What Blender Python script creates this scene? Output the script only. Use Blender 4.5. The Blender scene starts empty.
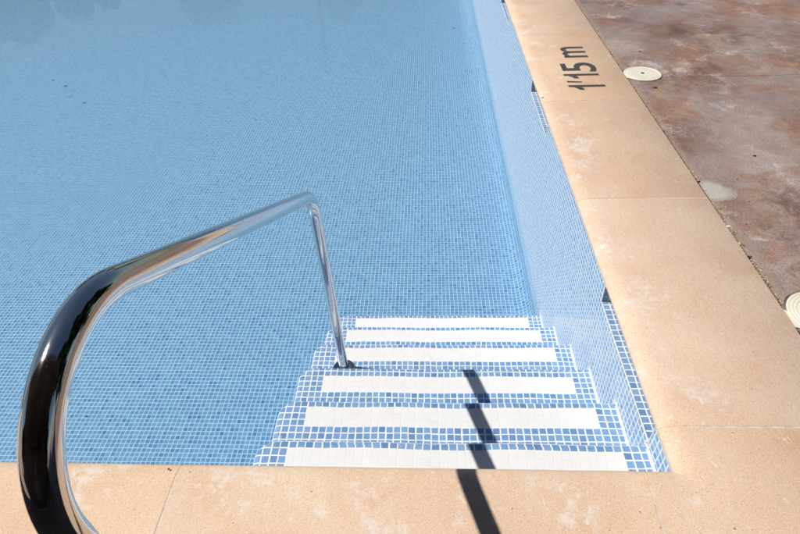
import bpy, math, random
from mathutils import Vector, Matrix, noise
random.seed(7)
S = 0.0263                      # one mosaic pitch in metres; all plan measures below are in mosaic pitches
sc = bpy.context.scene
col = sc.collection
HC = 52.53                      # camera height over the coping, in pitches

# ------------------------------------------------------------------ node helpers
class NT:
    def __init__(s, name):
        s.m = bpy.data.materials.new(name); s.m.use_nodes = True
        s.t = s.m.node_tree; s.n = s.t.nodes; s.l = s.t.links
        s.n.clear(); s.out = s.n.new('ShaderNodeOutputMaterial')
    def node(s, typ, **kw):
        n = s.n.new(typ)
        for k, v in kw.items(): setattr(n, k, v)
        return n
    def put(s, sock, v):
        if isinstance(v, bpy.types.NodeSocket): s.l.new(v, sock)
        elif v is not None:
            if sock.type == 'RGBA' and not isinstance(v, (int, float)) and len(v) == 3: v = (*v, 1)
            sock.default_value = v
    def math(s, op, a, b=None, c=None, clamp=False):
        n = s.node('ShaderNodeMath', operation=op); n.use_clamp = clamp
        s.put(n.inputs[0], a)
        if b is not None: s.put(n.inputs[1], b)
        if c is not None: s.put(n.inputs[2], c)
        return n.outputs[0]
    def vmath(s, op, a, b=None, sc=None):
        n = s.node('ShaderNodeVectorMath', operation=op); s.put(n.inputs[0], a)
        if b is not None: s.put(n.inputs[1], b)
        if sc is not None: s.put(n.inputs['Scale'], sc)
        return n.outputs[0]
    def mix(s, f, a, b, blend='MIX'):
        n = s.node('ShaderNodeMix', data_type='RGBA', blend_type=blend)
        s.put(n.inputs[0], f); s.put(n.inputs[6], a); s.put(n.inputs[7], b); return n.outputs[2]
    def mixf(s, f, a, b):
        n = s.node('ShaderNodeMix', data_type='FLOAT'); s.put(n.inputs[0], f); s.put(n.inputs[2], a); s.put(n.inputs[3], b); return n.outputs[0]
    def noise(s, vec, scale, detail=3, rough=.55, dist=0, out='Fac'):
        n = s.node('ShaderNodeTexNoise'); s.put(n.inputs['Vector'], vec); n.inputs['Scale'].default_value = scale
        n.inputs['Detail'].default_value = detail; n.inputs['Roughness'].default_value = rough; n.inputs['Distortion'].default_value = dist
        return n.outputs[out]
    def ramp(s, f, stops, interp='LINEAR'):
        n = s.node('ShaderNodeValToRGB'); s.put(n.inputs[0], f); r = n.color_ramp; r.interpolation = interp
        while len(r.elements) < len(stops): r.elements.new(.5)
        for e, (p, c) in zip(r.elements, stops):
            e.position = p; e.color = (*c, 1) if not isinstance(c, (int, float)) else (c, c, c, 1)
        return n.outputs[0]
    def step(s, v, a, b):
        n = s.node('ShaderNodeMapRange', interpolation_type='SMOOTHSTEP'); s.put(n.inputs[0], v)
        s.put(n.inputs[1], a); s.put(n.inputs[2], b); return n.outputs[0]
    def pos(s): return s.node('ShaderNodeNewGeometry').outputs['Position']
    def bump(s, h, strength, dist, normal=None):
        n = s.node('ShaderNodeBump'); s.put(n.inputs['Height'], h); n.inputs['Strength'].default_value = strength
        n.inputs['Distance'].default_value = dist
        if normal is not None: s.put(n.inputs['Normal'], normal)
        return n.outputs[0]
    def pbr(s, color, rough=.5, normal=None, metallic=0, spec=.5, **kw):
        b = s.node('ShaderNodeBsdfPrincipled'); s.put(b.inputs['Base Color'], color); s.put(b.inputs['Roughness'], rough)
        s.put(b.inputs['Metallic'], metallic); s.put(b.inputs['Specular IOR Level'], spec)
        if normal is not None: s.put(b.inputs['Normal'], normal)
        for k, v in kw.items(): s.put(b.inputs[k], v)
        s.l.new(b.outputs[0], s.out.inputs[0]); return s.m

# ------------------------------------------------------------------ materials
def mosaic(name, stops, grout, gw=.07, wob=.05, rough=.16, dirt=.25, tilt=.03, grout_low=True, spec=.5, mott=.35, haze=.42):
    t = NT(name)
    uv = t.node('ShaderNodeUVMap', uv_map='UVMap').outputs[0]
    n1 = t.noise(uv, .09, 2, .5, 0, 'Color'); n2 = t.noise(uv, .9, 1, .5, 0, 'Color')
    d = t.vmath('SCALE', t.vmath('SUBTRACT', n1, (.5, .5, .5)), sc=wob * 7)
    d2 = t.vmath('SCALE', t.vmath('SUBTRACT', n2, (.5, .5, .5)), sc=wob * 2)
    w = t.vmath('ADD', t.vmath('ADD', uv, d), d2)
    cell = t.vmath('FLOOR', w); fr = t.vmath('SUBTRACT', w, cell)
    wn = t.node('ShaderNodeTexWhiteNoise', noise_dimensions='2D'); t.put(wn.inputs['Vector'], cell)
    # each tessera sits a touch off its own centre
    off = t.vmath('SCALE', t.vmath('SUBTRACT', wn.outputs['Color'], (.5, .5, .5)), sc=.06)
    c = t.vmath('ABSOLUTE', t.vmath('SUBTRACT', t.vmath('ADD', fr, off), (.5, .5, .5)))
    sp = t.node('ShaderNodeSeparateXYZ'); t.put(sp.inputs[0], c)
    m = t.math('SMOOTH_MAX', sp.outputs[0], sp.outputs[1], .04)
    tile = t.math('SUBTRACT', 1, t.step(m, .5 - gw * 1.15, .5 - gw * .75))
    base = t.ramp(wn.outputs['Value'], stops)
    cl = t.noise(uv, 1.6, 3, .6)
    base = t.mix(t.math('MULTIPLY', t.step(cl, .35, .75), mott), base, t.mix(1, base, (.62, .74, .86), 'MULTIPLY'))
    big = t.noise(uv, .05, 3, .55)
    base = t.mix(t.math('MULTIPLY', t.step(big, .35, .7), dirt), base, t.mix(1, base, (.80, .88, .92), 'MULTIPLY'))
    gr = t.mix(t.noise(uv, .5, 3, .6), grout, tuple(x * .84 for x in grout))
    # milky grout haze left on some of the tesserae
    hz = t.math('MULTIPLY', t.step(t.noise(uv, .33, 4, .7), .63, .74), haze)
    colr = t.mix(t.math('MULTIPLY', tile, t.math('SUBTRACT', 1, hz)), gr, base)
    tl = t.vmath('SCALE', t.vmath('SUBTRACT', wn.outputs['Color'], (.5, .5, .5)), sc=tilt)
    nrm = t.vmath('NORMALIZE', t.vmath('ADD', t.node('ShaderNodeNewGeometry').outputs['Normal'], tl))
    h = t.math('ADD', tile, t.math('MULTIPLY', t.noise(uv, 2.5, 2), .25))
    bp = t.bump(h, .5, .0012, nrm)
    return t.pbr(colr, t.mixf(tile, .8, rough), bp, spec=spec)

BLUE = [(0, (.15, .28, .50)), (.35, (.19, .34, .57)), (.7, (.23, .38, .60)), (1, (.13, .25, .46))]
M = {}
M['mos'] = mosaic('step_mosaic', BLUE, (.84, .87, .89), gw=.085, rough=.22)
M['white'] = mosaic('white_mosaic', [(0, (.76, .755, .745)), (.5, (.775, .77, .76)), (1, (.75, .745, .735))], (.80, .81, .81), gw=.045, rough=.3, dirt=.06, mott=.06, haze=.2)
M['wall'] = mosaic('wall_mosaic', [(0, (.17, .34, .56)), (.4, (.235, .42, .64)), (1, (.30, .48, .69))], (.84, .89, .91), gw=.11, rough=.2, tilt=.05)
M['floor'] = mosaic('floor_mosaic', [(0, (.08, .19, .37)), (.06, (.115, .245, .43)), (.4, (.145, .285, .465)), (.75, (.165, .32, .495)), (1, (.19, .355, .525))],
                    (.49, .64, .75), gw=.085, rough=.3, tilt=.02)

def grout_mat():
    t = NT('grout'); p = t.pos()
    c = t.mix(t.noise(p, 60, 3), (.80, .81, .81), (.62, .62, .6))
    return t.pbr(c, .85, t.bump(t.noise(p, 300, 3), .5, .001))
M['grout'] = grout_mat()

def coping_mat(name, tint):
    t = NT(name); p = t.pos(); sp = t.node('ShaderNodeSeparateXYZ'); t.put(sp.inputs[0], p)
    oi = t.node('ShaderNodeObjectInfo').outputs['Random']
    a = tuple(x * y for x, y in zip((.73, .54, .395), tint)); b = tuple(x * y for x, y in zip((.69, .485, .35), tint)); c_ = tuple(x * y for x, y in zip((.77, .61, .46), tint))
    base = t.ramp(t.noise(p, 2.3, 4, .6, .4), [(.3, b), (.5, a), (.72, c_)])
    pink = t.step(t.noise(t.vmath('ADD', p, (7, 3, 1)), 3.1, 4, .6), .5, .72)
    base = t.mix(t.math('MULTIPLY', pink, .4), base, (.64, .43, .31))
    och = t.step(t.noise(t.vmath('ADD', p, (17, 3, 1)), 4.7, 4, .6), .55, .72)
    base = t.mix(t.math('MULTIPLY', och, .35), base, (.66, .37, .17))
    # sand grain
    g = t.noise(p, 330, 2, .8); base = t.mix(t.step(g, .50, .70), base, t.mix(1, base, (.68, .58, .51), 'MULTIPLY'))
    g2 = t.noise(t.vmath('ADD', p, (3, 9, 2)), 270, 2, .8); base = t.mix(t.math('MULTIPLY', t.step(g2, .55, .70), .8), base, (.86, .77, .66))
    g3 = t.noise(t.vmath('ADD', p, (13, 19, 2)), 90, 4, .75); base = t.mix(t.math('MULTIPLY', t.step(g3, .50, .66), .35), base, t.mix(1, base, (.80, .70, .62), 'MULTIPLY'))
    dk = t.noise(t.vmath('ADD', p, (1, 5, 2)), 80, 2, .4); base = t.mix(t.math('MULTIPLY', t.step(dk, .755, .78), .8), base, (.10, .07, .05))
    # distance to the pool edge, in metres
    dx = t.math('ADD', sp.outputs[0], .8 * S); dy = t.math('SUBTRACT', 29.98 * S, sp.outputs[1])
    ed = t.math('MAXIMUM', dx, dy)
    near = t.math('SUBTRACT', 1, t.step(ed, .04, .40))
    # chalky lime and render smears, densest towards the water, broken up by fine ragged noise
    pr = t.vmath('ADD', p, t.vmath('SCALE', t.noise(p, 30, 4, .7, 0, 'Color'), sc=.03))
    blot = t.noise(pr, 5.5, 6, .62); rag = t.noise(pr, 34, 6, .75)
    rag2 = t.noise(t.vmath('ADD', p, (31, 4, 0)), 2.1, 2, .5)
    amt = t.math('ADD', t.math('ADD', blot, t.math('MULTIPLY', t.math('SUBTRACT', rag, .5), 1.1)), t.math('ADD', t.math('MULTIPLY', near, .125), t.math('MULTIPLY', t.math('SUBTRACT', rag2, .5), .35)))
    sm = t.step(amt, .66, .88)
    base = t.mix(t.math('MULTIPLY', sm, .66), base, (.76, .72, .68))
    haze = t.step(t.noise(pr, 3.3, 7, .7), .50, .70)
    base = t.mix(t.math('MULTIPLY', haze, .30), base, (.70, .60, .52))
    gy = t.math('MULTIPLY', t.step(t.noise(t.vmath('ADD', pr, (5, 44, 0)), 12, 6, .72), .62, .74), .45)
    base = t.mix(gy, base, (.46, .42, .40))
    # short scratches
    ws = t.node('ShaderNodeTexNoise'); t.put(ws.inputs['Vector'], t.vmath('MULTIPLY', t.vmath('ADD', p, t.vmath('SCALE', t.noise(p, 3, 3, .5, 0, 'Color'), sc=.5)), (1, .16, 1))); ws.inputs['Scale'].default_value = 42; ws.inputs['Detail'].default_value = 3
    base = t.mix(t.math('MULTIPLY', t.math('MULTIPLY', t.step(ws.outputs['Fac'], .665, .69), t.step(rag, .48, .60)), .6), base, (.82, .78, .74))
    # the rounded nose, painted paler like sunlight caught on it
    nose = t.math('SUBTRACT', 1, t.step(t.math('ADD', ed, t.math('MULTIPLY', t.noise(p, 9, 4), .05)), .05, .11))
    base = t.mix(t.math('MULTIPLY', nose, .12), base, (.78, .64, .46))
    h = t.math('ADD', t.math('MULTIPLY', g, .6), t.math('MULTIPLY', t.noise(p, 45, 4), 1.2))
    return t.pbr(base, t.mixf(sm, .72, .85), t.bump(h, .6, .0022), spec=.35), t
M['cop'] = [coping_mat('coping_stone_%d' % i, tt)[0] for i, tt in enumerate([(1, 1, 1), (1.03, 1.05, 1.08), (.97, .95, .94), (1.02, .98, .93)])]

def deck_mat():
    t = NT('stamped_concrete'); p0 = t.pos()
    wv = t.vmath('SCALE', t.noise(p0, 2.2, 6, .65, 0, 'Color'), sc=.22); p = t.vmath('ADD', p0, wv)
    base = t.ramp(t.noise(p, 1.4, 9, .66), [(.30, (.13, .075, .06)), (.42, (.24, .155, .125)), (.5, (.29, .22, .20)), (.58, (.36, .29, .26)), (.70, (.42, .37, .35))])
    rust = t.step(t.noise(t.vmath('ADD', p, (4, 8, 3)), 1.7, 9, .7), .49, .60)
    base = t.mix(t.math('MULTIPLY', rust, .70), base, t.ramp(t.noise(p, 9, 5, .7), [(.35, (.23, .105, .07)), (.65, (.36, .20, .13))]))
    mauve = t.step(t.noise(t.vmath('ADD', p, (14, 2, 3)), 1.7, 9, .68), .5, .62)
    base = t.mix(t.math('MULTIPLY', mauve, .65), base, (.30, .25, .245))
    ochre = t.step(t.noise(t.vmath('ADD', p, (24, 32, 3)), 2.2, 7, .7), .55, .66)
    base = t.mix(t.math('MULTIPLY', ochre, .5), base, (.47, .33, .21))
    dk = t.step(t.noise(t.vmath('ADD', p, (2, 12, 5)), 2.4, 9, .74), .53, .66)
    base = t.mix(t.math('MULTIPLY', dk, .65), base, (.115, .07, .06))
    wh = t.step(t.noise(t.vmath('ADD', p, (2, 2, 15)), 4.2, 10, .78), .535, .66)
    base = t.mix(t.math('MULTIPLY', wh, .75), base, (.56, .51, .49))
    wh2 = t.step(t.noise(t.vmath('ADD', p0, (9, 2, 15)), 24, 8, .8), .60, .70)
    base = t.mix(t.math('MULTIPLY', wh2, .4), base, (.55, .50, .48))
    g = t.noise(p0, 150, 3, .7); base = t.mix(t.step(g, .45, .68), base, t.mix(1, base, (.62, .59, .58), 'MULTIPLY'))
    g5 = t.noise(t.vmath('ADD', p0, (5, 5, 0)), 70, 5, .8); base = t.mix(t.math('MULTIPLY', t.step(g5, .52, .66), .4), base, t.mix(1, base, (1.35, 1.3, 1.28), 'MULTIPLY'))
    sp = t.noise(p0, 60, 2, .5); base = t.mix(t.math('MULTIPLY', t.step(sp, .755, .78), .8), base, (.66, .61, .56))
    sp2 = t.noise(t.vmath('ADD', p0, (2, 2, 15)), 45, 2, .5); base = t.mix(t.step(sp2, .74, .76), base, (.03, .025, .02))
    s3 = t.node('ShaderNodeSeparateXYZ'); t.put(s3.inputs[0], p0)
    e = t.math('SUBTRACT', 1, t.step(t.math('SUBTRACT', s3.outputs[0], t.math('ADD', 20.2 * S, t.math('MULTIPLY', t.noise(p0, 18, 5, .7), .05))), -.01, .02))
    base = t.mix(t.math('MULTIPLY', e, .6), base, (.36, .27, .20))
    h = t.math('ADD', t.math('MULTIPLY', t.noise(p0, 7, 6, .6), 1.5), t.math('MULTIPLY', g, .15))
    rg = t.mixf(t.noise(p, 3, 4), .38, .72)
    return t.pbr(base, rg, t.bump(h, .7, .006), spec=.4)
M['deck'] = deck_mat()

def simple(name, c1, c2, scale, rough=.7, bs=.3, bd=.002, metallic=0, spec=.5):
    t = NT(name); p = t.pos(); n = t.noise(p, scale, 5, .6)
    return t.pbr(t.mix(t.step(n, .3, .7), c1, c2), rough, t.bump(t.noise(p, scale * 4, 4), bs, bd), metallic, spec)
M['mortar'] = simple('joint_mortar', (.70, .64, .58), (.50, .43, .37), 30, .9)
M['dirt'] = simple('gap_dirt', (.22, .165, .125), (.06, .045, .035), 22, .95, .9, .006)
M['patch'] = simple('patch_mortar', (.50, .48, .44), (.33, .30, .27), 16, .85, .5, .003)
M['plastic'] = simple('cream_plastic', (.78, .74, .63), (.70, .65, .54), 14, .45, .1, .001)
M['hole'] = simple('dark_hole', (.012, .011, .01), (.03, .028, .025), 80, .8)
M['leafdry'] = simple('dry_leaf', (.03, .022, .012), (.07, .05, .02), 80, .7)
M['chipw'] = simple('white_chip', (.8, .79, .77), (.7, .68, .65), 60, .7)
M['chipo'] = simple('orange_chip', (.75, .30, .12), (.6, .25, .1), 60, .7)
M['ground'] = simple('dry_grass_ground', (.10, .12, .045), (.20, .17, .09), 3, .95, .6, .03)
M['bark'] = simple('bark', (.10, .07, .05), (.17, .13, .09), 9, .9, .8, .02)
M['pole'] = simple('painted_pole', (.05, .055, .05), (.04, .045, .04), 4, .5, 0, .001)
M['lamp'] = simple('lamp_glass', (.7, .7, .68), (.6, .6, .6), 4, .3, 0, .001)
def steel():
    t = NT('polished_steel'); p = t.pos()
    n = t.noise(p, 14, 4, .6); sc_ = t.noise(t.vmath('MULTIPLY', p, (60, 60, 60)), 6, 3)
    spots = t.math('ADD', t.step(t.noise(p, 120, 2, .5), .68, .74), t.math('MULTIPLY', t.step(t.noise(p, 22, 5, .7), .54, .66), .35))
    r = t.math('ADD', t.mixf(n, .045, .09), t.math('MULTIPLY', spots, .10))
    return t.pbr((.62, .62, .61), r, t.bump(sc_, .015, .0006), 1.0)
M['steel'] = steel()
def leaf(name, a, b):
    t = NT(name); p = t.pos(); ob = t.noise(p, 1.1, 3)
    d = t.node('ShaderNodeBsdfDiffuse'); tr = t.node('ShaderNodeBsdfTranslucent')
    c = t.mix(t.step(ob, .3, .7), a, b); t.put(d.inputs[0], c); t.put(tr.inputs[0], c)
    m = t.node('ShaderNodeMixShader'); m.inputs[0].default_value = .3
    t.l.new(d.outputs[0], m.inputs[1]); t.l.new(tr.outputs[0], m.inputs[2]); t.l.new(m.outputs[0], t.out.inputs[0]); return t.m
M['leaf'] = leaf('foliage', (.018, .045, .014), (.04, .07, .024))
M['leafd'] = leaf('added_dark_foliage', (.018, .036, .012), (.035, .055, .02))
def water():
    t = NT('pool_water'); p = t.pos()
    h = t.math('ADD', t.noise(p, 5, 3, .5, .3), t.math('MULTIPLY', t.noise(p, 1.2, 2), 1.5))
    nb = t.bump(h, .10, .006)
    fr = t.node('ShaderNodeFresnel'); fr.inputs['IOR'].default_value = 1.333; t.put(fr.inputs['Normal'], nb)
    tr = t.node('ShaderNodeBsdfTransparent'); t.put(tr.inputs[0], (.88, .955, .98, 1))
    gl = t.node('ShaderNodeBsdfGlossy'); gl.inputs['Roughness'].default_value = .015; t.put(gl.inputs['Normal'], nb)
    m = t.node('ShaderNodeMixShader'); t.put(m.inputs[0], fr.outputs[0]); t.l.new(tr.outputs[0], m.inputs[1]); t.l.new(gl.outputs[0], m.inputs[2])
    t.l.new(m.outputs[0], t.out.inputs[0]); return t.m
M['water'] = water()
def paint():
    t = NT('stencil_paint'); p = t.pos()
    wear = t.step(t.noise(p, 55, 5, .75), .56, .70); gr = t.step(t.noise(p, 420, 2, .8), .55, .75)
    f = t.math('MAXIMUM', t.math('MULTIPLY', wear, .55), t.math('MULTIPLY', gr, .25))
    return t.pbr(t.mix(f, (.045, .052, .06), (.42, .30, .20)), .75, t.bump(t.noise(p, 380, 2), .3, .001))
M['paint'] = paint()

# ------------------------------------------------------------------ mesh helpers
class MB:
    """collects faces (in pitches, +z up, 0 = coping top) and builds ONE object"""
    def __init__(s): s.v = []; s.f = []; s.m = []; s.uv = []; s.sm = []
    def face(s, pts, mat=0, uv=None, smooth=False):
        i = len(s.v); s.v += [tuple(p) for p in pts]; s.f.append(list(range(i, i + len(pts)))); s.m.append(mat); s.uv.append(uv); s.sm.append(smooth)
    def add(s, vs, fs, mat=0, smooth=False, uvs=None):
        i = len(s.v); s.v += [tuple(p) for p in vs]
        for k, f in enumerate(fs):
            s.f.append([i + q for q in f]); s.m.append(mat); s.sm.append(smooth); s.uv.append(uvs[k] if uvs else None)
    def box(s, a, b, mat=0):
        x0, y0, z0 = a; x1, y1, z1 = b
        v = [(x0, y0, z0), (x1, y0, z0), (x1, y1, z0), (x0, y1, z0), (x0, y0, z1), (x1, y0, z1), (x1, y1, z1), (x0, y1, z1)]
        s.add(v, [(0, 3, 2, 1), (4, 5, 6, 7), (0, 1, 5, 4), (1, 2, 6, 5), (2, 3, 7, 6), (3, 0, 4, 7)], mat)
    def build(s, name, mats, parent=None, label=None, cat=None, group=None, kind=None, origin=None, scale=S):
        me = bpy.data.meshes.new(name)
        V = [Vector(p) * scale for p in s.v]
        if parent is not None: o0 = parent.location.copy()
        elif origin is not None: o0 = Vector(origin) * scale
        else:
            mn = [min(p[i] for p in V) for i in range(3)]; mx = [max(p[i] for p in V) for i in range(3)]
            o0 = Vector(((mn[0] + mx[0]) / 2, (mn[1] + mx[1]) / 2, mn[2]))
        me.from_pydata([p - o0 for p in V], [], s.f)
        for m in (mats if isinstance(mats, (list, tuple)) else [mats]): me.materials.append(m)
        for i, p in enumerate(me.polygons): p.material_index = s.m[i]; p.use_smooth = s.sm[i]
        if any(u is not None for u in s.uv):
            L = me.uv_layers.new(name='UVMap').data
            for p, u in zip(me.polygons, s.uv):
                if u is not None:
                    for li, q in zip(p.loop_indices, u): L[li].uv = q
        o = bpy.data.objects.new(name, me); col.objects.link(o)
        if parent is not None: o.parent = parent
        else: o.location = o0
        tag(o, label, cat, group, kind)
        return o
def tag(o, label=None, cat=None, group=None, kind=None):
    for k, v in (('label', label), ('category', cat), ('group', group), ('kind', kind)):
        if v: o[k] = v
def thing(name, loc, label, cat, group=None):
    o = bpy.data.objects.new(name, None); col.objects.link(o); o.location = Vector(loc) * S; o.empty_display_size = .1
    tag(o, label, cat, group); return o
def nz(x, y=0., z=0.): return noise.noise(Vector((x, y, z)))

def tube(mb, path, r, seg=24, cap=True, mat=0):
    path = [Vector(p) for p in path]; vs = []; fs = []; prev = None
    for i, p in enumerate(path):
        t = (path[min(i + 1, len(path) - 1)] - path[max(i - 1, 0)]).normalized()
        if prev is None:
            a = Vector((1, 0, 0)) if abs(t.x) < .9 else Vector((0, 1, 0)); n = (a - t * a.dot(t)).normalized()
        else: n = (prev - t * prev.dot(t)).normalized()
        prev = n; b = t.cross(n); rr = r[i] if isinstance(r, list) else r
        for k in range(seg):
            an = 2 * math.pi * k / seg; vs.append(p + (n * math.cos(an) + b * math.sin(an)) * rr)
    for i in range(len(path) - 1):
        for k in range(seg):
            a = i * seg + k; b_ = i * seg + (k + 1) % seg; fs.append((a, b_, b_ + seg, a + seg))
    mb.add(vs, fs, mat, True)
    if cap:
        mb.add([vs[k] for k in range(seg)], [tuple(range(seg))[::-1]], mat); mb.add(vs[-seg:], [tuple(range(seg))], mat)
def lathe(mb, c, prof, seg=40, mat=0, smooth=True):
    vs = []; fs = []
    for r, z in prof:
        for k in range(seg):
            a = 2 * math.pi * k / seg; vs.append((c[0] + r * math.cos(a), c[1] + r * math.sin(a), c[2] + z))
    for i in range(len(prof) - 1):
        for k in range(seg):
            a = i * seg + k; b = i * seg + (k + 1) % seg; fs.append((a, b, b + seg, a + seg))
    mb.add(vs, fs, mat, smooth)
    if prof[-1][0] > 1e-6: mb.add(vs[-seg:], [tuple(range(seg))], mat, False)

# ------------------------------------------------------------------ levels and plan
z = lambda H: HC - H
ZT = [z(h) for h in (59.232, 64.56, 71.035, 77.252, 84.438, 92.593)]          # treads
FY = [36.86, 46.41, 57.36, 67.93, 78.96, 90.29]                              # their far edges
LX = [-46.0, -46.08, -46.2, -46.35, -46.55, -46.85]                               # their left edges
W0 = [1.3, 1.3, 1.95, 1.2, 1.25, 1.3]
ZF = z(100.6); ZW = z(93.0)                                                   # floor, water
YN, XL, YFAR = 29.1, -480., 930.
XO, OV, YC = 19.9, .8, 29.98

# ------------------------------------------------------------------ pool basin
pool = thing('swimming_pool', (-200, 400, ZF), 'sunken swimming pool basin lined with small blue glass mosaic tiles', 'pool')
RC = 4.0
mb = MB()
mb.face([(XL, YN, ZF), (-RC, YN, ZF), (-RC, YFAR, ZF), (XL, YFAR, ZF)], 0, [(XL, YN), (-RC, YN), (-RC, YFAR), (XL, YFAR)])
mb.build('basin_floor', M['floor'], pool)
mb = MB()
N = 8; cov = [(-RC + RC * math.sin(a), RC - RC * math.cos(a), RC * a) for a in [math.pi / 2 * k / N for k in range(N + 1)]]
for (x0, z0, s0), (x1, z1, s1) in zip(cov, cov[1:]):
    mb.face([(x0, YFAR, ZF + z0), (x0, YN, ZF + z0), (x1, YN, ZF + z1), (x1, YFAR, ZF + z1)][::-1], 0,
            [(s0 - RC, YFAR), (s0 - RC, YN), (s1 - RC, YN), (s1 - RC, YFAR)][::-1], True)
mb.build('floor_cove', M['floor'], pool)
# right hand wall with its overflow niches
NICH = [(36.4, 59.6)] + [(59.6 + 73.6 * k - 23.4, 59.6 + 73.6 * k) for k in range(1, 11)]
ZL = z(58.6); ZU = -1.9; DN = 6.0
def wallquad(mb, y0, y1, z0, z1, x=0.):
    # split along Y so that the face can undulate a little
    n = max(1, int((y1 - y0) / 6)) if y0 < 300 else max(1, int((y1 - y0) / 30))
    for k in range(n):
        a = y0 + (y1 - y0) * k / n; b = y0 + (y1 - y0) * (k + 1) / n
        mb.face([(x, b, z0), (x, a, z0), (x, a, z1), (x, b, z1)], 0, [(b, z0), (a, z0), (a, z1), (b, z1)])
mb = MB(); zb = ZF + RC
wallquad(mb, YN, YFAR, zb, ZL)
yy = YN
for a, b in NICH:
    wallquad(mb, yy, a, ZL, ZU); yy = b
wallquad(mb, yy, YFAR, ZL, ZU)
mb.build('basin_wall', M['wall'], pool)
for a, b in NICH:
    q = MB()
    q.face([(0, a, ZL), (DN, a, ZL), (DN, b, ZL), (0, b, ZL)], 0, [(0, a), (DN, a), (DN, b), (0, b)])          # ledge
    q.face([(DN, b, ZL), (DN, a, ZL), (DN, a, ZU), (DN, b, ZU)], 0, [(b, ZL), (a, ZL), (a, ZU), (b, ZU)])
    for y, sg in ((a, 1), (b, -1)):
        pts = [(0, y, ZL), (DN, y, ZL), (DN, y, ZU), (0, y, ZU)]; u = [(0, ZL), (DN, ZL), (DN, ZU), (0, ZU)]
        q.face(pts if sg < 0 else pts[::-1], 0, u if sg < 0 else u[::-1])
    # fat grout arrises along the mouth of the niche
    if a < 250:
        def bead(p0, p1, r):
            n = max(2, int((Vector(p1) - Vector(p0)).length / 1.2)); pa = []; rr = []
            for k in range(n + 1):
                p = Vector(p0).lerp(Vector(p1), k / n); pa.append(p + Vector((0, 0, .04 * nz(k * .7, p.y)))); rr.append(r * (1 + .5 * nz(k * .9, p.y * .3 + 5)))
            tube(q, pa, rr, 6, True, 1)
        bead((0.02, a, ZL), (0.02, b, ZL), .10); bead((0, b, ZL), (DN, b, ZL), .16); bead((0, b, ZL), (0, b, ZU), .10); bead((0, a, ZL), (0, a, ZU), .13)
        bead((-.02, a - .2, ZL), (2.5, a + .1, ZL), .22)
    q.build('overflow_niche', [M['mos'], M['grout']], pool)
for pts, u in (([(XL, YN, ZF), (0, YN, ZF), (0, YN, ZU), (XL, YN, ZU)], 0), ([(XL, YFAR, ZF), (0, YFAR, ZF), (0, YFAR, ZU), (XL, YFAR, ZU)], 0)):
    mb = MB(); mb.face(pts if pts[0][1] > 100 else pts[::-1], 0, [(p[0], p[2]) for p in (pts if pts[0][1] > 100 else pts[::-1])])
    mb.build('end_wall', M['wall'], pool)
mb = MB(); pts = [(XL, YN, ZF), (XL, YFAR, ZF), (XL, YFAR, ZU), (XL, YN, ZU)]
mb.face(pts, 0, [(p[1], p[2]) for p in pts]); mb.build('side_wall', M['wall'], pool)

mb = MB(); mb.face([(XL, YN, ZW), (-.001, YN, ZW), (-.001, YFAR, ZW), (XL, YFAR, ZW)])
wo = mb.build('water', M['water'], kind='structure')

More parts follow.
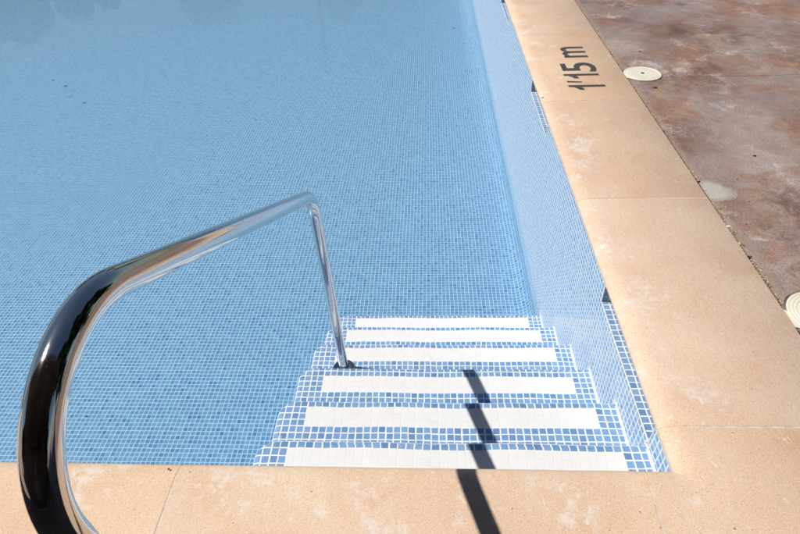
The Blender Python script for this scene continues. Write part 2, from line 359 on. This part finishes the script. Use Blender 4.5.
# ------------------------------------------------------------------ steps
steps = thing('pool_steps', (-22.5, 29.1, ZF), 'six broad mosaic steps with white tiled treads leading down into the pool', 'steps')
def make_step(i):
    zt, F, L = ZT[i], FY[i], LX[i]
    zbot = (ZT[i + 1] - 1.3) if i < 5 else ZF - .5
    r = 0.8; Rc = 1.7                                 # nosing radius, plan radius of the inset corner
    mb = MB()
    xi, yi = L + r, F - r                             # inset lines
    # inset outline with outward normals: from the wall along the far edge, round the corner, down the left side
    out = []
    nx = 46
    for k in range(nx + 1):
        x = 0.15 + (xi + Rc - 0.15) * k / nx; out.append((x, yi, 0, 1))
    for k in range(1, 8):
        a = math.pi / 2 * k / 8; out.append((xi + Rc - Rc * math.sin(a), yi - Rc + Rc * math.cos(a), -math.sin(a), math.cos(a)))
    ny = 12
    for k in range(ny + 1):
        y = yi - Rc + (28.6 - yi + Rc) * k / ny; out.append((xi, y, -1, 0))
    def wob(x, y):
        return (0.10 * nz(x * .13, y * .2, i * 3.1) * 1.6, 0.17 * nz(x * .10, i * 7.7) + .05 * nz(x * .5, i * 2.2), .10 * nz(x * .12, y * .1, i * 5.3 + 9) + .03 * nz(x * .8, y * .8, i))
    # rings
    prof = [(r * math.sin(a), -r + r * math.cos(a), r * a) for a in [math.pi / 2 * k / 6 for k in range(7)]]
    hh = zt - r - zbot; prof += [(r + 0, -r - hh * t, r * math.pi / 2 + hh * t) for t in (.15, .5, 1)]
    # tile rows start so that white begins W0 from the edge
    voff = F - W0[i]
    vs = []; uv = []
    for (o, dz, s) in prof:
        for (x, y, ax, ay) in out:
            wx, wy, wz = wob(x, y); k = 1 if dz > -2 else 1
            vs.append((x + ax * o + wx * (x < -1), y + ay * o + wy, zt + dz + wz))
            uv.append((x + ax * s, voff - (y + ay * s)))
    n = len(out); fs = []; uvs = []
    for a in range(len(prof) - 1):
        for b in range(n - 1):
            f = (a * n + b, a * n + b + 1, (a + 1) * n + b + 1, (a + 1) * n + b); fs.append(f); uvs.append([uv[q] for q in f])
    mb.add(vs, fs, 0, True, uvs)
    # tread: a grid inside the inset outline; strips get the white or the blue tesserae
    xs = sorted(set([0.15, -.28, -3, -42, xi + Rc, xi] + [-3 - 39 * k / 26 for k in range(27)]), reverse=True)
    ys = sorted(set([yi, voff, voff - 3, voff - 6, 28.6, yi - Rc] + [28.6 + (voff - 6 - 28.6) * k / 4 for k in range(5)]), reverse=True)
    ys = [y for y in ys if y <= yi and y >= 28.6]
    for a in range(len(ys) - 1):
        for b in range(len(xs) - 1):
            x0, x1, y0, y1 = xs[b], xs[b + 1], ys[a], ys[a + 1]
            if x1 < xi + Rc - 1e-6 and y0 > yi - Rc + 1e-6: continue
            xm, ym = (x0 + x1) / 2, (y0 + y1) / 2
            m = 1 if (-42 < xm < -3 and voff - 3 < ym < voff) else (2 if xm > -.28 else 0)
            P = []
            for (x, y) in ((x0, y0), (x1, y0), (x1, y1), (x0, y1)):
                wx, wy, wz = wob(x, y); 
                yk = wy if y > yi - .01 else wy * max(0, 1 - (yi - y) / 14)
                P.append((x + wx * (x < -1) * (x <= xi + .01), y + yk, zt + wz))
            mb.face(P, m, [(x0, voff - y0), (x1, voff - y0), (x1, voff - y1), (x0, voff - y1)], True)
    # corner fan
    cx_, cy_ = xi + Rc, yi - Rc; arc = [(xi + Rc, yi)] + [(o[0], o[1]) for o in out[nx + 1:nx + 8]] + [(xi, yi - Rc)]
    def wp(x, y):
        wx, wy, wz = wob(x, y); yk = wy if y > yi - .01 or x < xi + Rc - .01 and not (x == xi) else wy
        return (x + wx, y + wy, zt + wz)
    for (a, b) in zip(arc, arc[1:]):
        w0 = wob(cx_, cy_)
        mb.face([(cx_, cy_ + w0[1] * max(0, 1 - Rc / 14), zt + w0[2]), wp(*a), wp(*b)], 0, [(cx_, voff - cy_), (a[0], voff - a[1]), (b[0], voff - b[1])], True)
    # mortar fillet where the tread meets the wall, standing up a little at its far end
    n = int((F - 29) / 1.0)
    pa = []; rr = []
    for k in range(n + 1):
        y = 29 + (F + .1 - 29) * k / n; pa.append((0.0, y, zt + .06 + .05 * nz(y * .9, i))); rr.append(.17 * (1 + .5 * nz(y * .8, i * 3.3)))
    tube(mb, pa, rr, 6, True, 2)
    tube(mb, [(0, F + .0, zt - r - 1.6), (0, F + .05, zt - .5), (0.02, F - .1, zt + .1), (.0, F + .05, zt + .75)], [.14, .2, .26, .05], 6, True, 2)
    return mb.build('step', [M['mos'], M['white'], M['grout']], steps)
for i in range(6): make_step(i)

# ------------------------------------------------------------------ coping
W = XO + OV
def cop_profile():
    P = [(W, -2.0), (W, -.12), (W - .12, 0.0)]
    rx, rz, rl = 2.6, 1.0, .55
    P.append((rx + .4, 0))
    for k in range(1, 9):
        a = math.pi / 2 * k / 8; P.append((rx - rx * math.sin(a) + 0.0, -rz + rz * math.cos(a)))
    for k in range(1, 6):
        a = math.pi / 2 * k / 5 * 1.0; P.append((rl - rl * math.cos(a), -rz - rl * 1.4 * math.sin(a)))
    P += [(.9, -2.0)]
    return P
PR = cop_profile()
def coping(stations, mat, label, joint=None):
    """stations: list of functions offset -> (x, y)"""
    mb = MB(); n = len(PR); vs = []; fs = []
    for si, st in enumerate(stations):
        for (o, zz) in PR:
            x, y = st(o); e = .05 * nz(x * .21, y * .21, 3) + .025 * nz(x * .9, y * .9, 8)
            vs.append((x + e * (o < 6), y + e * (o < 6), zz + (.03 * nz(x * .15, y * .15) if o < 6 else 0)))
    for a in range(len(stations) - 1):
        for b in range(n - 1): fs.append((a * n + b, a * n + b + 1, (a + 1) * n + b + 1, (a + 1) * n + b))
    mb.add(vs, fs, 0, True)
    mb.add(vs[:n], [tuple(range(n))]); mb.add(vs[-n:], [tuple(range(n))[::-1]])
    o = mb.build('coping_slab', mat, None, label, 'coping stone', 'cast stone coping slabs round the pool')
    # keep the flat top crisp
    m = o.modifiers.new('wn', 'WEIGHTED_NORMAL') if False else None
    if joint:
        q = MB()
        pts = []
        for (ox, zz) in [(p[0], p[1]) for p in PR]:
            pts.append((ox, zz))
        g = .13
        vs = []
        for sgn in (-1, 1):
            for (ox, zz) in pts:
                x, y = joint[0](ox); dx, dy = joint[1]
                e = .05 * nz(x * .21, y * .21, 3) + .025 * nz(x * .9, y * .9, 8)
                vs.append((x + sgn * g * dx + e * (ox < 6), y + sgn * g * dy + e * (ox < 6), zz - .035 + (.03 * nz(x * .15, y * .15) if ox < 6 else 0)))
        n = len(pts); q.add(vs, [(k, k + 1, n + k + 1, n + k) for k in range(3)], 0); q.add(vs, [(k, k + 1, n + k + 1, n + k) for k in range(3, n - 1)], 1)
        q.build('mortar_joint', [M['mortar'], mat], o)
    return o
def R_st(y): return lambda o: (-OV + o, y)
WN = 25.5
def N_st(x): return lambda o: (x, YC - (o if o < 8 else o * WN / W))
def D_st(o): return (-OV + o, YC - (o if o < 8 else o * WN / W))
G = .10
def rng(a, b, n=10): return [a + (b - a) * k / n for k in range(n + 1)]
YJ = [34.68, 77.5, 114.6, 156.5, 198, 240, 282]
RL = ['coping slab on the right pool edge, just beyond the corner slab', 'second coping slab beyond the corner on the right edge, with grey scuffs',
      'coping slab carrying the black depth marking', 'coping slab on the right edge just beyond the depth marking', 'coping slab far along the right edge, fifth past the corner', 'coping slab beyond the top of the picture on the right edge']
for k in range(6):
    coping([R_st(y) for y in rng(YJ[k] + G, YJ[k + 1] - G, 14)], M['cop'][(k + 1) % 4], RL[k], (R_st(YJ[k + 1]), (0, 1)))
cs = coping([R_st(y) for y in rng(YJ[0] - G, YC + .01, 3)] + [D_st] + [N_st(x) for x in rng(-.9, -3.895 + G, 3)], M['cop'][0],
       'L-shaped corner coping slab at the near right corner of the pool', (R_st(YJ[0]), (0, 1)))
XJ = [-3.895, -51.1, -98, -145, -192, -239]
NL = ['coping slab at the head of the steps, crossed by the handrail shadow', 'coping slab at the near left, under the foot of the handrail', 'coping slab left of the handrail, outside the picture', 'coping slab second to the left of the handrail', 'coping slab third to the left of the handrail']
slabs = []
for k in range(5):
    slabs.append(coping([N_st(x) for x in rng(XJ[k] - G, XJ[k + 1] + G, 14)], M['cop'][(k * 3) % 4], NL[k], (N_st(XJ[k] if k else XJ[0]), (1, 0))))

# black depth marking painted on its slab: 1'15 m, read along the edge
def glyph(ch, u0, u1, v0, v1, mb, bold=.0):
    cu = bpy.data.curves.new('g', 'FONT'); cu.body = ch; cu.offset = bold; cu.resolution_u = 6
    ob = bpy.data.objects.new('g', cu); col.objects.link(ob)
    dg = bpy.context.evaluated_depsgraph_get(); me = bpy.data.meshes.new_from_object(ob.evaluated_get(dg))
    xs = [v.co.x for v in me.vertices]; ys = [v.co.y for v in me.vertices]
    X0, X1, Y0, Y1 = min(xs), max(xs), min(ys), max(ys); vs = []
    for v in me.vertices:
        u = u0 + (v.co.x - X0) / (X1 - X0) * (u1 - u0); w = v0 + (v.co.y - Y0) / (Y1 - Y0) * (v1 - v0)
        vs.append((14.15 - w, u + .06 * nz(w * 1.5, u * .3), .055))
    mb.add(vs, [tuple(p.vertices) for p in me.polygons])
    bpy.data.objects.remove(ob); bpy.data.curves.remove(cu); bpy.data.meshes.remove(me)
mb = MB()
def one(uc, h):
    def p(u, v): return (14.15 - v, u + .05 * nz(v * 1.7, u), .055)
    L = [(uc - .50, 0), (uc + .50, .1), (uc + .52, h * .5), (uc + .50, h * .99), (uc + .1, h + .1), (uc - .38, h), (uc - .55, h * .88), (uc - 1.15, h * .80), (uc - 2.0, h * .74), (uc - 2.1, h * .66), (uc - 1.95, h * .61), (uc - 1.1, h * .62), (uc - .54, h * .69), (uc - .52, h * .4)]
    mb.add([p(*q) for q in L], [tuple(range(len(L)))])
one(122.0, 8.1); 
mb.add([(6.15, 124.15, .055), (9.4, 123.95, .055), (9.45, 124.45, .055), (6.15, 124.95, .055)], [(0, 1, 2, 3)])
one(128.3, 8.05); glyph('5', 130.1, 135.6, -.2, 7.8, mb, .012); glyph('m', 139.0, 146.3, .1, 5.95, mb, .01)
dslab = [o for o in col.objects if o.get('label', '').startswith('coping slab carrying')][0]
# centre slab top is flat there, the paint lies 1.4 mm above it
mb.build('depth_marking', M['paint'], dslab, "worn black stencil reading 1'15 m")

# ------------------------------------------------------------------ deck, ground
ZD = -.28
mb = MB(); E = 1500.
def strip(y0, y1, x0, x1, n):
    for k in range(n):
        a = y0 + (y1 - y0) * k / n; b = y0 + (y1 - y0) * (k + 1) / n
        ea = .16 * nz(a * .25, 4) + .10 * nz(a * 1.3, 9); eb = .16 * nz(b * .25, 4) + .10 * nz(b * 1.3, 9)
        mb.face([(x0 + ea, a, ZD), (x1, a, ZD), (x1, b, ZD), (x0 + eb, b, ZD)]); mb.face([(x0 + ea, a, ZD), (x0 + eb, b, ZD), (x0 + eb, b, -2.5), (x0 + ea, a, -2.5)])
XD = XO + .42; YD = YC - WN - .4
strip(-200, YD, XD, 127.0, 60); strip(YD, 126.18, XD, 127.0, 220); strip(126.38, 300, XD, 127, 300)
mb.face([(127, -400, ZD), (E, -400, ZD), (E, 126.18, ZD), (127, 126.18, ZD)]); mb.face([(127, 126.38, ZD), (E, 126.38, ZD), (E, 1400, ZD), (127, 1400, ZD)])
mb.face([(XD + .2, 300, ZD), (127, 300, ZD), (127, 1400, ZD), (XD + .2, 1400, ZD)])
mb.face([(XD - .2, -400, ZD), (127, -400, ZD), (127, -200, ZD), (XD - .2, -200, ZD)])
mb.face([(-900, -400, ZD), (XD - .3, -400, ZD), (XD - .3, YD, ZD), (-900, YD, ZD)])
mb.face([(-900, YD, ZD), (XL - 20, YD, ZD), (XL - 20, 1400, ZD), (-900, 1400, ZD)])
mb.face([(XL - 20, YFAR + 20, ZD), (XD, YFAR + 20, ZD), (XD, 1400, ZD), (XL - 20, 1400, ZD)])
mb.build('deck', M['deck'], kind='structure', origin=(0, 0, 0))
mb = MB()          # dirt in the open joint between coping and deck, and under the saw cut
def dstrip(a, b, c, d, n, horiz):
    for k in range(n):
        t0, t1 = k / n, (k + 1) / n
        if horiz: P = [(a + (b - a) * t0, c, 0), (a + (b - a) * t1, c, 0), (a + (b - a) * t1, d, 0), (a + (b - a) * t0, d, 0)]
        else: P = [(a, c + (d - c) * t0, 0), (b, c + (d - c) * t0, 0), (b, c + (d - c) * t1, 0), (a, c + (d - c) * t1, 0)]
        mb.face([(x, y, ZD - .30 + .22 * nz(x * .6, y * .35)) for x, y, _ in P])
dstrip(XO - .1, XD + .6, YD - 1, 300, 400, False); dstrip(-250, XO, YD - .5, YD + .7, 100, True)
mb.build('joint_filling', M['dirt'], kind='structure', origin=(0, 0, 0))
mb = MB()
for k in range(160):
    x0 = XD - .1 + k * 9; mb.face([(x0, 126.0, ZD - .06), (x0 + 9, 126.0, ZD - .06), (x0 + 9, 126.5, ZD - .06), (x0, 126.5, ZD - .06)])
mb.build('saw_cut_filling', M['patch'], kind='structure', origin=(0, 0, 0))
# crumbs of stone and soil lying in and beside the open joint
rg = random.Random(5); mb = MB()
for k in range(900):
    y = 40 + 130 * rg.random() ** 1.3; dens = nz(y * .12, 3.3)
    if rg.random() > .55 + dens: continue
    x = XO + .2 + abs(rg.gauss(0, .42)); s_ = rg.uniform(.04, .16) * (1.3 if rg.random() < .1 else 1); zz = ZD - .12 if x < XD else ZD
    vs = [(x + s_ * rg.uniform(.7, 1.2) * math.cos(a), y + s_ * rg.uniform(.7, 1.2) * math.sin(a), zz) for a in (0, 1.3, 2.5, 3.8, 5.1)]
    vs.append((x + s_ * .2, y, zz + s_ * rg.uniform(.6, 1.1)))
    mb.add(vs, [(j, (j + 1) % 5, 5) for j in range(5)], rg.choice([0, 0, 0, 1, 1, 2]))
mb.build('joint_grit', [M['dirt'], M['patch'], M['mortar']], kind='stuff', origin=(0, 0, 0))
mb = MB()
for (a, b, c, d) in ((-60000, 60000, 1400, 60000), (-60000, 60000, -60000, -400), (-60000, -900, -400, 1400), (1500, 60000, -400, 1400)):
    mb.face([(a, c, ZD - .3), (b, c, ZD - .3), (b, d, ZD - .3), (a, d, ZD - .3)])
mb.build('ground', M['ground'], kind='structure', origin=(0, 0, 0))
# coping beyond the view: left and far edges of the pool
mb = MB(); mb.box((XL - 20, YD + .5, -2), (XL + .8, YFAR + 20, 0)); mb.build('coping_band', M['cop'][0], None, 'long band of coping stone on the far left side of the pool', 'coping stone')
mb = MB(); mb.box((XL + .9, YFAR - .8, -2), (XO, YFAR + 20, 0)); mb.build('coping_band', M['cop'][1], None, 'long band of coping stone at the far end of the pool', 'coping stone')
mb = MB(); mb.box((XL + .9, YD + .5, -2), (-239.2, YC, 0)); mb.build('coping_band', M['cop'][2], None, 'long band of coping stone on the near side left of the handrail', 'coping stone')
mb = MB(); mb.box((-OV, 282.1, -2), (XO, YFAR - .9, 0)); mb.build('coping_band', M['cop'][3], None, 'long band of coping stone at the far right, past the last slab joint', 'coping stone')

# ------------------------------------------------------------------ round access lids in the deck
def lid(cx, cy, r, label, rings, hole):
    t = thing('access_lid', (cx, cy, ZD), label, 'cover', 'cream plastic access lids in the deck')
    mb = MB(); prof = [(r, 0.02), (r, .16), (r - .08, .21)]
    if rings:
        k = r - .35
        while k > .5: prof += [(k, .21), (k - .05, .15), (k - .16, .15), (k - .21, .21)]; k -= .42
        prof += [(.3, .21)]
    else: prof += [(r - .35, .22), (r - .4, .17), (r - .5, .17), (r - .56, .22), (r * .5, .24), (.3, .25)]
    lathe(mb, (cx, cy, ZD), prof, 64, smooth=False)
    mb.build('lid', M['plastic'], t)
    if hole:
        q = MB(); lathe(q, (cx, cy, ZD), [(.42, .255), (.42, .27), (.2, .26)], 16); q.build('finger_hole', M['hole'], t)
    q = MB(); lathe(q, (cx, cy, ZD), [(r + .30, .01), (r + .22, .05), (r + .02, .03)], 64, smooth=False); q.f.pop(); q.m.pop(); q.uv.pop(); q.sm.pop(); q.build('rim', M['dirt'], t)
    q = MB(); xe = XO + .15
    q.add([(xe, cy - 2.2, ZD + .12), (cx - r * .75, cy - r * .68, ZD + .12), (cx - r * .98, cy + .5, ZD + .12), (xe, cy + .9, ZD + .12)], [(0, 1, 2, 3)])
    q.add([(xe, cy - 2.2, ZD + .12), (xe, cy + .9, ZD + .12), (xe, cy + .9, ZD - .3), (xe, cy - 2.2, ZD - .3)], [(0, 1, 2, 3)])
    q.build('mortar_tab', M['plastic'], t)
lid(24.1, 128.6, 4.15, 'round cream lid with a small dark centre hole beside the depth marking', False, True)
lid(24.5, 51.3, 4.15, 'round cream lid with fine concentric rings at the right picture edge', True, False)
mb = MB(); c = (21.6, 79.6); pts = []
for k in range(40):
    a = 2 * math.pi * k / 40; r = 3.5 * (1 + .30 * nz(math.cos(a) * 1.5, math.sin(a) * 1.5, 4) + .12 * nz(a * 4, 2)); pts.append((max(XO + .35, c[0] + r * math.cos(a) * .9), c[1] + r * math.sin(a), ZD + .04))
mb.add(pts, [tuple(range(40))])
t = NT('blended_mortar'); p = t.pos()
dd = t.node('ShaderNodeVectorMath', operation='DISTANCE'); t.put(dd.inputs[0], t.vmath('ADD', p, t.vmath('SCALE', t.vmath('SUBTRACT', t.noise(p, 22, 6, .7, 0, 'Color'), (.5, .5, .5)), sc=.07))); dd.inputs[1].default_value = (21.3 * S, 79.6 * S, ZD * S)
ff = t.step(dd.outputs['Value'], .045, .095); cc = t.mix(t.noise(p, 25, 5, .7), (.50, .48, .44), (.36, .34, .31))
cc = t.mix(ff, cc, t.mix(t.step(t.noise(p, 12, 6, .7), .4, .6), (.27, .21, .19), (.36, .30, .275)))
M['patch2'] = t.pbr(cc, .85, t.bump(t.noise(p, 60, 5, .7), .8, .004))
mb.build('mortar_patch', M['patch2'], None, 'rough grey mortar patch in the brown deck against the coping', 'patch')

# ------------------------------------------------------------------ handrail
RX = -40.16
def P3(y, H, x=-40.16): return Vector((x, y, HC - H))
A, B, C_, D = P3(61.9, 77.25), P3(59.62, 39.4), P3(10.2, 12.95, -40.82), P3(10.2, HC + .0, -40.82)
def fillet(p, q, r_, t, n=18):
    u = (p - q).normalized(); v = (r_ - q).normalized(); co = u.dot(v); half = math.acos(co) / 2
    R = t * math.tan(half); c = q + (u + v).normalized() * (R / math.sin(half))
    a = q + u * t; b = q + v * t; out = []
    va, vb = a - c, b - c; ang = va.angle(vb)
    for k in range(n + 1):
        s = k / n; out.append(c + (va * math.sin((1 - s) * ang) + vb * math.sin(s * ang)) / math.sin(ang))
    return out
path = [A + Vector((0, .03, -.3))] + [A.lerp(B, k / 10) for k in range(1, 9)] + fillet(A, B, C_, 3.6) 
e1 = path[-1]; f2 = fillet(B, C_, D, 11.0, 30)
path += [e1.lerp(f2[0], k / 10) for k in range(1, 10)] + f2 + [f2[-1].lerp(D, k / 6) for k in range(1, 7)]
rail = thing('handrail', (-40.82, 10.2, 0), 'polished steel tube handrail curving from the coping down to the fourth step', 'handrail')
mb = MB(); tube(mb, path, .84, 48); mb.build('tube', M['steel'], rail)
def flange(c, nrm):
    mb = MB(); lathe(mb, (0, 0, 0), [(1.95, 0), (1.95, .22), (1.85, .30), (1.6, .33), (1.3, .22), (1.12, .2), (1.05, .45), (.9, .45), (.88, .2)], 48)
    mb.v = [tuple(Vector(p) + Vector(c)) for p in mb.v]
    return mb.build('flange', M['steel'], rail)
flange((RX - .05, 61.95, ZT[3] + .02), 0); flange((-40.82, 10.2, .02), 0)

# ------------------------------------------------------------------ small litter
def bit(x, y, zz, s, m, name, label, cat, flat=.35):
    mb = MB(); rnd = random.Random(int(x * 91 + y * 7)); n = 7; top = []; bot = []
    for k in range(n):
        a = 2 * math.pi * k / n; r = s * (.6 + .6 * rnd.random()); bot.append((x + r * math.cos(a), y + r * math.sin(a) * .7, zz)); top.append((x + r * .7 * math.cos(a), y + r * .5 * math.sin(a), zz + s * flat * (.7 + .5 * rnd.random())))
    mb.add(bot + top, [tuple(range(n, 2 * n))] + [(k, (k + 1) % n, n + (k + 1) % n, n + k) for k in range(n)])
    mb.build(name, M[m], None, label, cat)
bit(24.6, 120.8, ZD + .01, .55, 'hole', 'dark_scrap', 'small black scrap on the brown deck just below the holed lid', 'debris')
bit(33.0, 90.8, ZD + .01, .4, 'hole', 'dark_scrap', 'tiny black scrap out on the brown deck, far from the coping', 'debris')
bit(20.35, 83.9, ZD + .0, .38, 'chipo', 'orange_chip', 'tiny orange chip lying in the joint above the mortar patch', 'debris')
bit(20.45, 82.6, ZD - .02, .34, 'hole', 'dark_scrap', 'black crumb in the joint next to the orange chip', 'debris')
bit(20.35, 70.1, ZD - .05, .38, 'chipw', 'white_chip', 'small white stone chip in the joint between coping and deck', 'debris')
bit(20.3, 62.7, ZD - .05, .5, 'leafdry', 'dark_scrap', 'dark leaf scrap wedged in the deck joint below the white chip', 'debris')
bit(-0.2, 117.5, -.25, .6, 'chipw', 'white_chip', 'white stone chip on the rounded nose of the coping near the marking', 'debris', .2)
bit(27.5, 142.5, ZD + .01, .35, 'hole', 'dark_scrap', 'tiny black scrap on the deck beyond the holed lid', 'debris')
bit(-52.1, 29.0, -.02, .17, 'leafdry', 'dark_scrap', 'dark crumb on the pool edge at the joint left of the steps', 'debris')
bit(-190.8, 234.6, ZW + .02,0.72, 'leafdry', 'floating_leaf', 'dark leaf floating at the upper left, the farther of the close pair', 'leaf', .1)
bit(-181.3, 227.6, ZW + .02,0.83, 'leafdry', 'floating_leaf', 'dark leaf floating at the upper left, the nearer of the close pair', 'leaf', .1)
bit(-12.5, 288.9, ZW + .02,0.88, 'leafdry', 'floating_leaf', 'dark leaf floating near the right wall at the top of the picture', 'leaf', .1)
bit(-89.7, 191.7, ZW + .02,0.44, 'leafdry', 'floating_leaf', 'small leaf floating alone in the middle of the pool', 'leaf', .1)
bit(-99.1, 67.4, ZF + .02, .3, 'leafdry', 'sunken_leaf', 'tiny dark scrap on the pool floor right of the handrail bend', 'leaf', .1)

# ------------------------------------------------------------------ trees mirrored in the water, and added ones mirrored in the steel
def tree(x, y, h, R, mat, label, nleaf=5000, seed=1, base=.28, lsz=.16):
    rnd = random.Random(seed); t = bpy.data.objects.new('tree', None); col.objects.link(t); t.location = (x, y, 0); tag(t, label, 'tree', 'trees around the pool garden')
    mb = MB(); pts = [(x + .1 * rnd.uniform(-1, 1) * k, y + .1 * rnd.uniform(-1, 1) * k, h * .75 * k / 6) for k in range(7)]
    tube(mb, pts, [h * .028 * (1 - k / 9) for k in range(7)], 10)
    for k in range(9):
        p = Vector(pts[3 + k % 3]); a = k * 2.4; q = p + Vector((math.cos(a) * R * .6, math.sin(a) * R * .6, h * .15)); tube(mb, [p, p.lerp(q, .5) + Vector((0, 0, .15)), q], [h * .010, h * .007, h * .003], 6)
    mb.build('trunk', M['bark'], t, scale=1)
    mb = MB(); cl = []
    for k in range(46):
        while True:
            v = Vector((rnd.uniform(-1, 1), rnd.uniform(-1, 1), rnd.uniform(-1, 1)))
            if .3 < v.length < 1: break
        zc = h * (base + 1) / 2; cl.append((Vector((x + v.x * R * .85, y + v.y * R * .85, zc + v.z * h * (1 - base) / 2 * .88)), R * rnd.uniform(.16, .34)))
    for k in range(nleaf):
        c, r = cl[rnd.randrange(len(cl))]; v = Vector((rnd.gauss(0, 1), rnd.gauss(0, 1), rnd.gauss(0, .8))).normalized() * r * rnd.random() ** .45
        p = c + v; a = Vector((rnd.gauss(0, 1), rnd.gauss(0, 1), rnd.gauss(0, 1))).normalized(); b = a.orthogonal().normalized(); s = lsz * rnd.uniform(.6, 1.4)
        mb.face([p - a * s, p - b * s * .5, p + a * s, p + b * s * .5])
    mb.build('crown', mat, t, scale=1); return t
for (x, y, h, R, lab, sd) in [(-22.5, 29.5, 6.4, 2.6, 'broad leafy tree beyond the far left end of the pool', 3), (-18.4, 30.5, 5.1, 2.2, 'low rounded tree beyond the pool, beside the broad one', 5),
                              (-26.5, 28.5, 7.5, 3.0, 'tallest of the leafy trees beyond the left end of the pool', 8), (-12.2, 31.5, 6.5, 1.7, 'round crowned tree standing alone beyond the pool end', 11),
                              (-5.3, 33.5, 6.9, 1.3, 'slim young tree beyond the pool end near the lamp post', 14)]:
    tree(x, y, h, R, M['leaf'], lab, 16000, sd, .2, .2)
for (x, y, h, R, lab, sd) in [(-3.6, -4.3, 13.5, 3.0, 'added tall dense dark tree behind the deck, left of the viewer', 21), (.6, -4.6, 14.5, 3.1, 'added tall dense dark tree straight behind the deck', 22),
                              (5.4, -5.0, 12.5, 3.0, 'added tall dense dark tree behind the deck on the right', 23), (-8.6, -5.4, 12.8, 3.2, 'added tall dense dark tree behind the deck, far left', 24),
    (7.6, 1.2, 12.0, 2.7, 'added tall dense dark tree on the right of the deck, nearest the viewer', 25), (8.2, 6.0, 13.0, 3.0, 'added tall dense dark tree on the right of the deck, in the middle', 26), (8.8, 11.5, 13.0, 3.0, 'added tall dense dark tree on the right of the deck, farthest off', 27)]:
    tree(x, y, h, R, M['leafd'], lab, 15000, sd, .03, .34)  # dark trees added out of view to blacken what the steel reflects
lp = bpy.data.objects.new('lamp_post', None); col.objects.link(lp); lp.location = (-5.65, 27.0, 0); tag(lp, 'slim grey lamp post beyond the far end of the pool', 'lamp post')
mb = MB(); tube(mb, [(-5.65, 27, -.01), (-5.65, 27, 3.5), (-5.65, 27, 7.2)], [.13, .12, .10], 12); mb.build('pole', M['pole'], lp, scale=1)
mb = MB(); lathe(mb, (-5.65, 27, 7.2), [(.05, 0), (.16, .03), (.2, .1), (.16, .2), (.04, .24)], 16); mb.build('lamp_head', M['lamp'], lp, scale=1)

# ------------------------------------------------------------------ added timber roof and wall, out of view, darkening the steel and sky fill
M['timber'] = simple('added_dark_timber', (.035, .022, .015), (.06, .038, .024), 12, .7, .4, .004)
sh = bpy.data.objects.new('added_shelter', None); col.objects.link(sh); sh.location = (-1.4, -1.6, 0); tag(sh, 'added dark timber canopy with a flat boarded roof on four posts, out of view, to darken reflections', 'added_shelter')
mb = MB()
for k in range(26): mb.box((-5.2 + k * .30, -2.9, 2.60), (-5.2 + k * .30 + .285, .28, 2.64))
mb.build('added_roof', M['timber'], sh, scale=1)
for y in (-2.7, .1):
    mb = MB(); mb.box((-5.2, y - .05, 2.44), (2.6, y + .05, 2.597)); mb.build('added_beam', M['timber'], sh, scale=1)
mb = MB()
for k in range(26): mb.box((-5.2 + k * .30, -2.96, .02), (-5.2 + k * .30 + .29, -2.93, 2.44))
mb.build('added_back_wall', M['timber'], sh, scale=1)
for x in (-5.0, 2.4):
    for y in (-2.7, .1):
        mb = MB(); mb.box((x - .06, y - .06, -.012), (x + .06, y + .06, 2.437)); mb.build('added_post', M['timber'], sh, scale=1)

# ------------------------------------------------------------------ camera, light, sky
f_, th, ya, ro, cx_ = 558.8814458, .7125395, -.0702502, -.0508940, 25.10885568
fw = Vector((math.sin(ya) * math.cos(th), math.cos(ya) * math.cos(th), -math.sin(th)))
rt = fw.cross(Vector((0, 0, 1))).normalized(); up = rt.cross(fw)
r2 = rt * math.cos(ro) + up * math.sin(ro); u2 = -rt * math.sin(ro) + up * math.cos(ro)
cam = bpy.data.objects.new('camera', bpy.data.cameras.new('camera')); col.objects.link(cam)
m = Matrix((r2, u2, -fw)).transposed().to_4x4(); m.translation = Vector((-cx_, 0, HC)) * S; cam.matrix_world = m
cam.data.sensor_width = 36; cam.data.lens = f_ / 800 * 36; cam.data.clip_start = .02; cam.data.clip_end = 4000
sc.camera = cam

d = Vector((-.652, .03, 1)).normalized(); el = math.asin(d.z)
sun = bpy.data.lights.new('sun', 'SUN'); sun.energy = 4.5; sun.angle = math.radians(.53); sun.color = (1, .955, .89)
so = bpy.data.objects.new('sun', sun); col.objects.link(so); so.rotation_euler = d.to_track_quat('Z', 'Y').to_euler(); so.location = d * 20
w = bpy.data.worlds.new('World'); sc.world = w; w.use_nodes = True; n = w.node_tree.nodes; bg = n['Background']
sky = n.new('ShaderNodeTexSky'); sky.sky_type = 'NISHITA'; sky.sun_disc = False; sky.sun_elevation = el; sky.sun_rotation = math.atan2(d.x, d.y)
sky.air_density = 1.0; sky.dust_density = .7; sky.altitude = 800; sky.ozone_density = .85
w.node_tree.links.new(sky.outputs[0], bg.inputs[0]); bg.inputs[1].default_value = .05
sc.view_settings.view_transform = 'Standard'; sc.view_settings.look = 'None'; sc.view_settings.exposure = 0
sc.cycles.transparent_max_bounces = 16; sc.cycles.max_bounces = 8
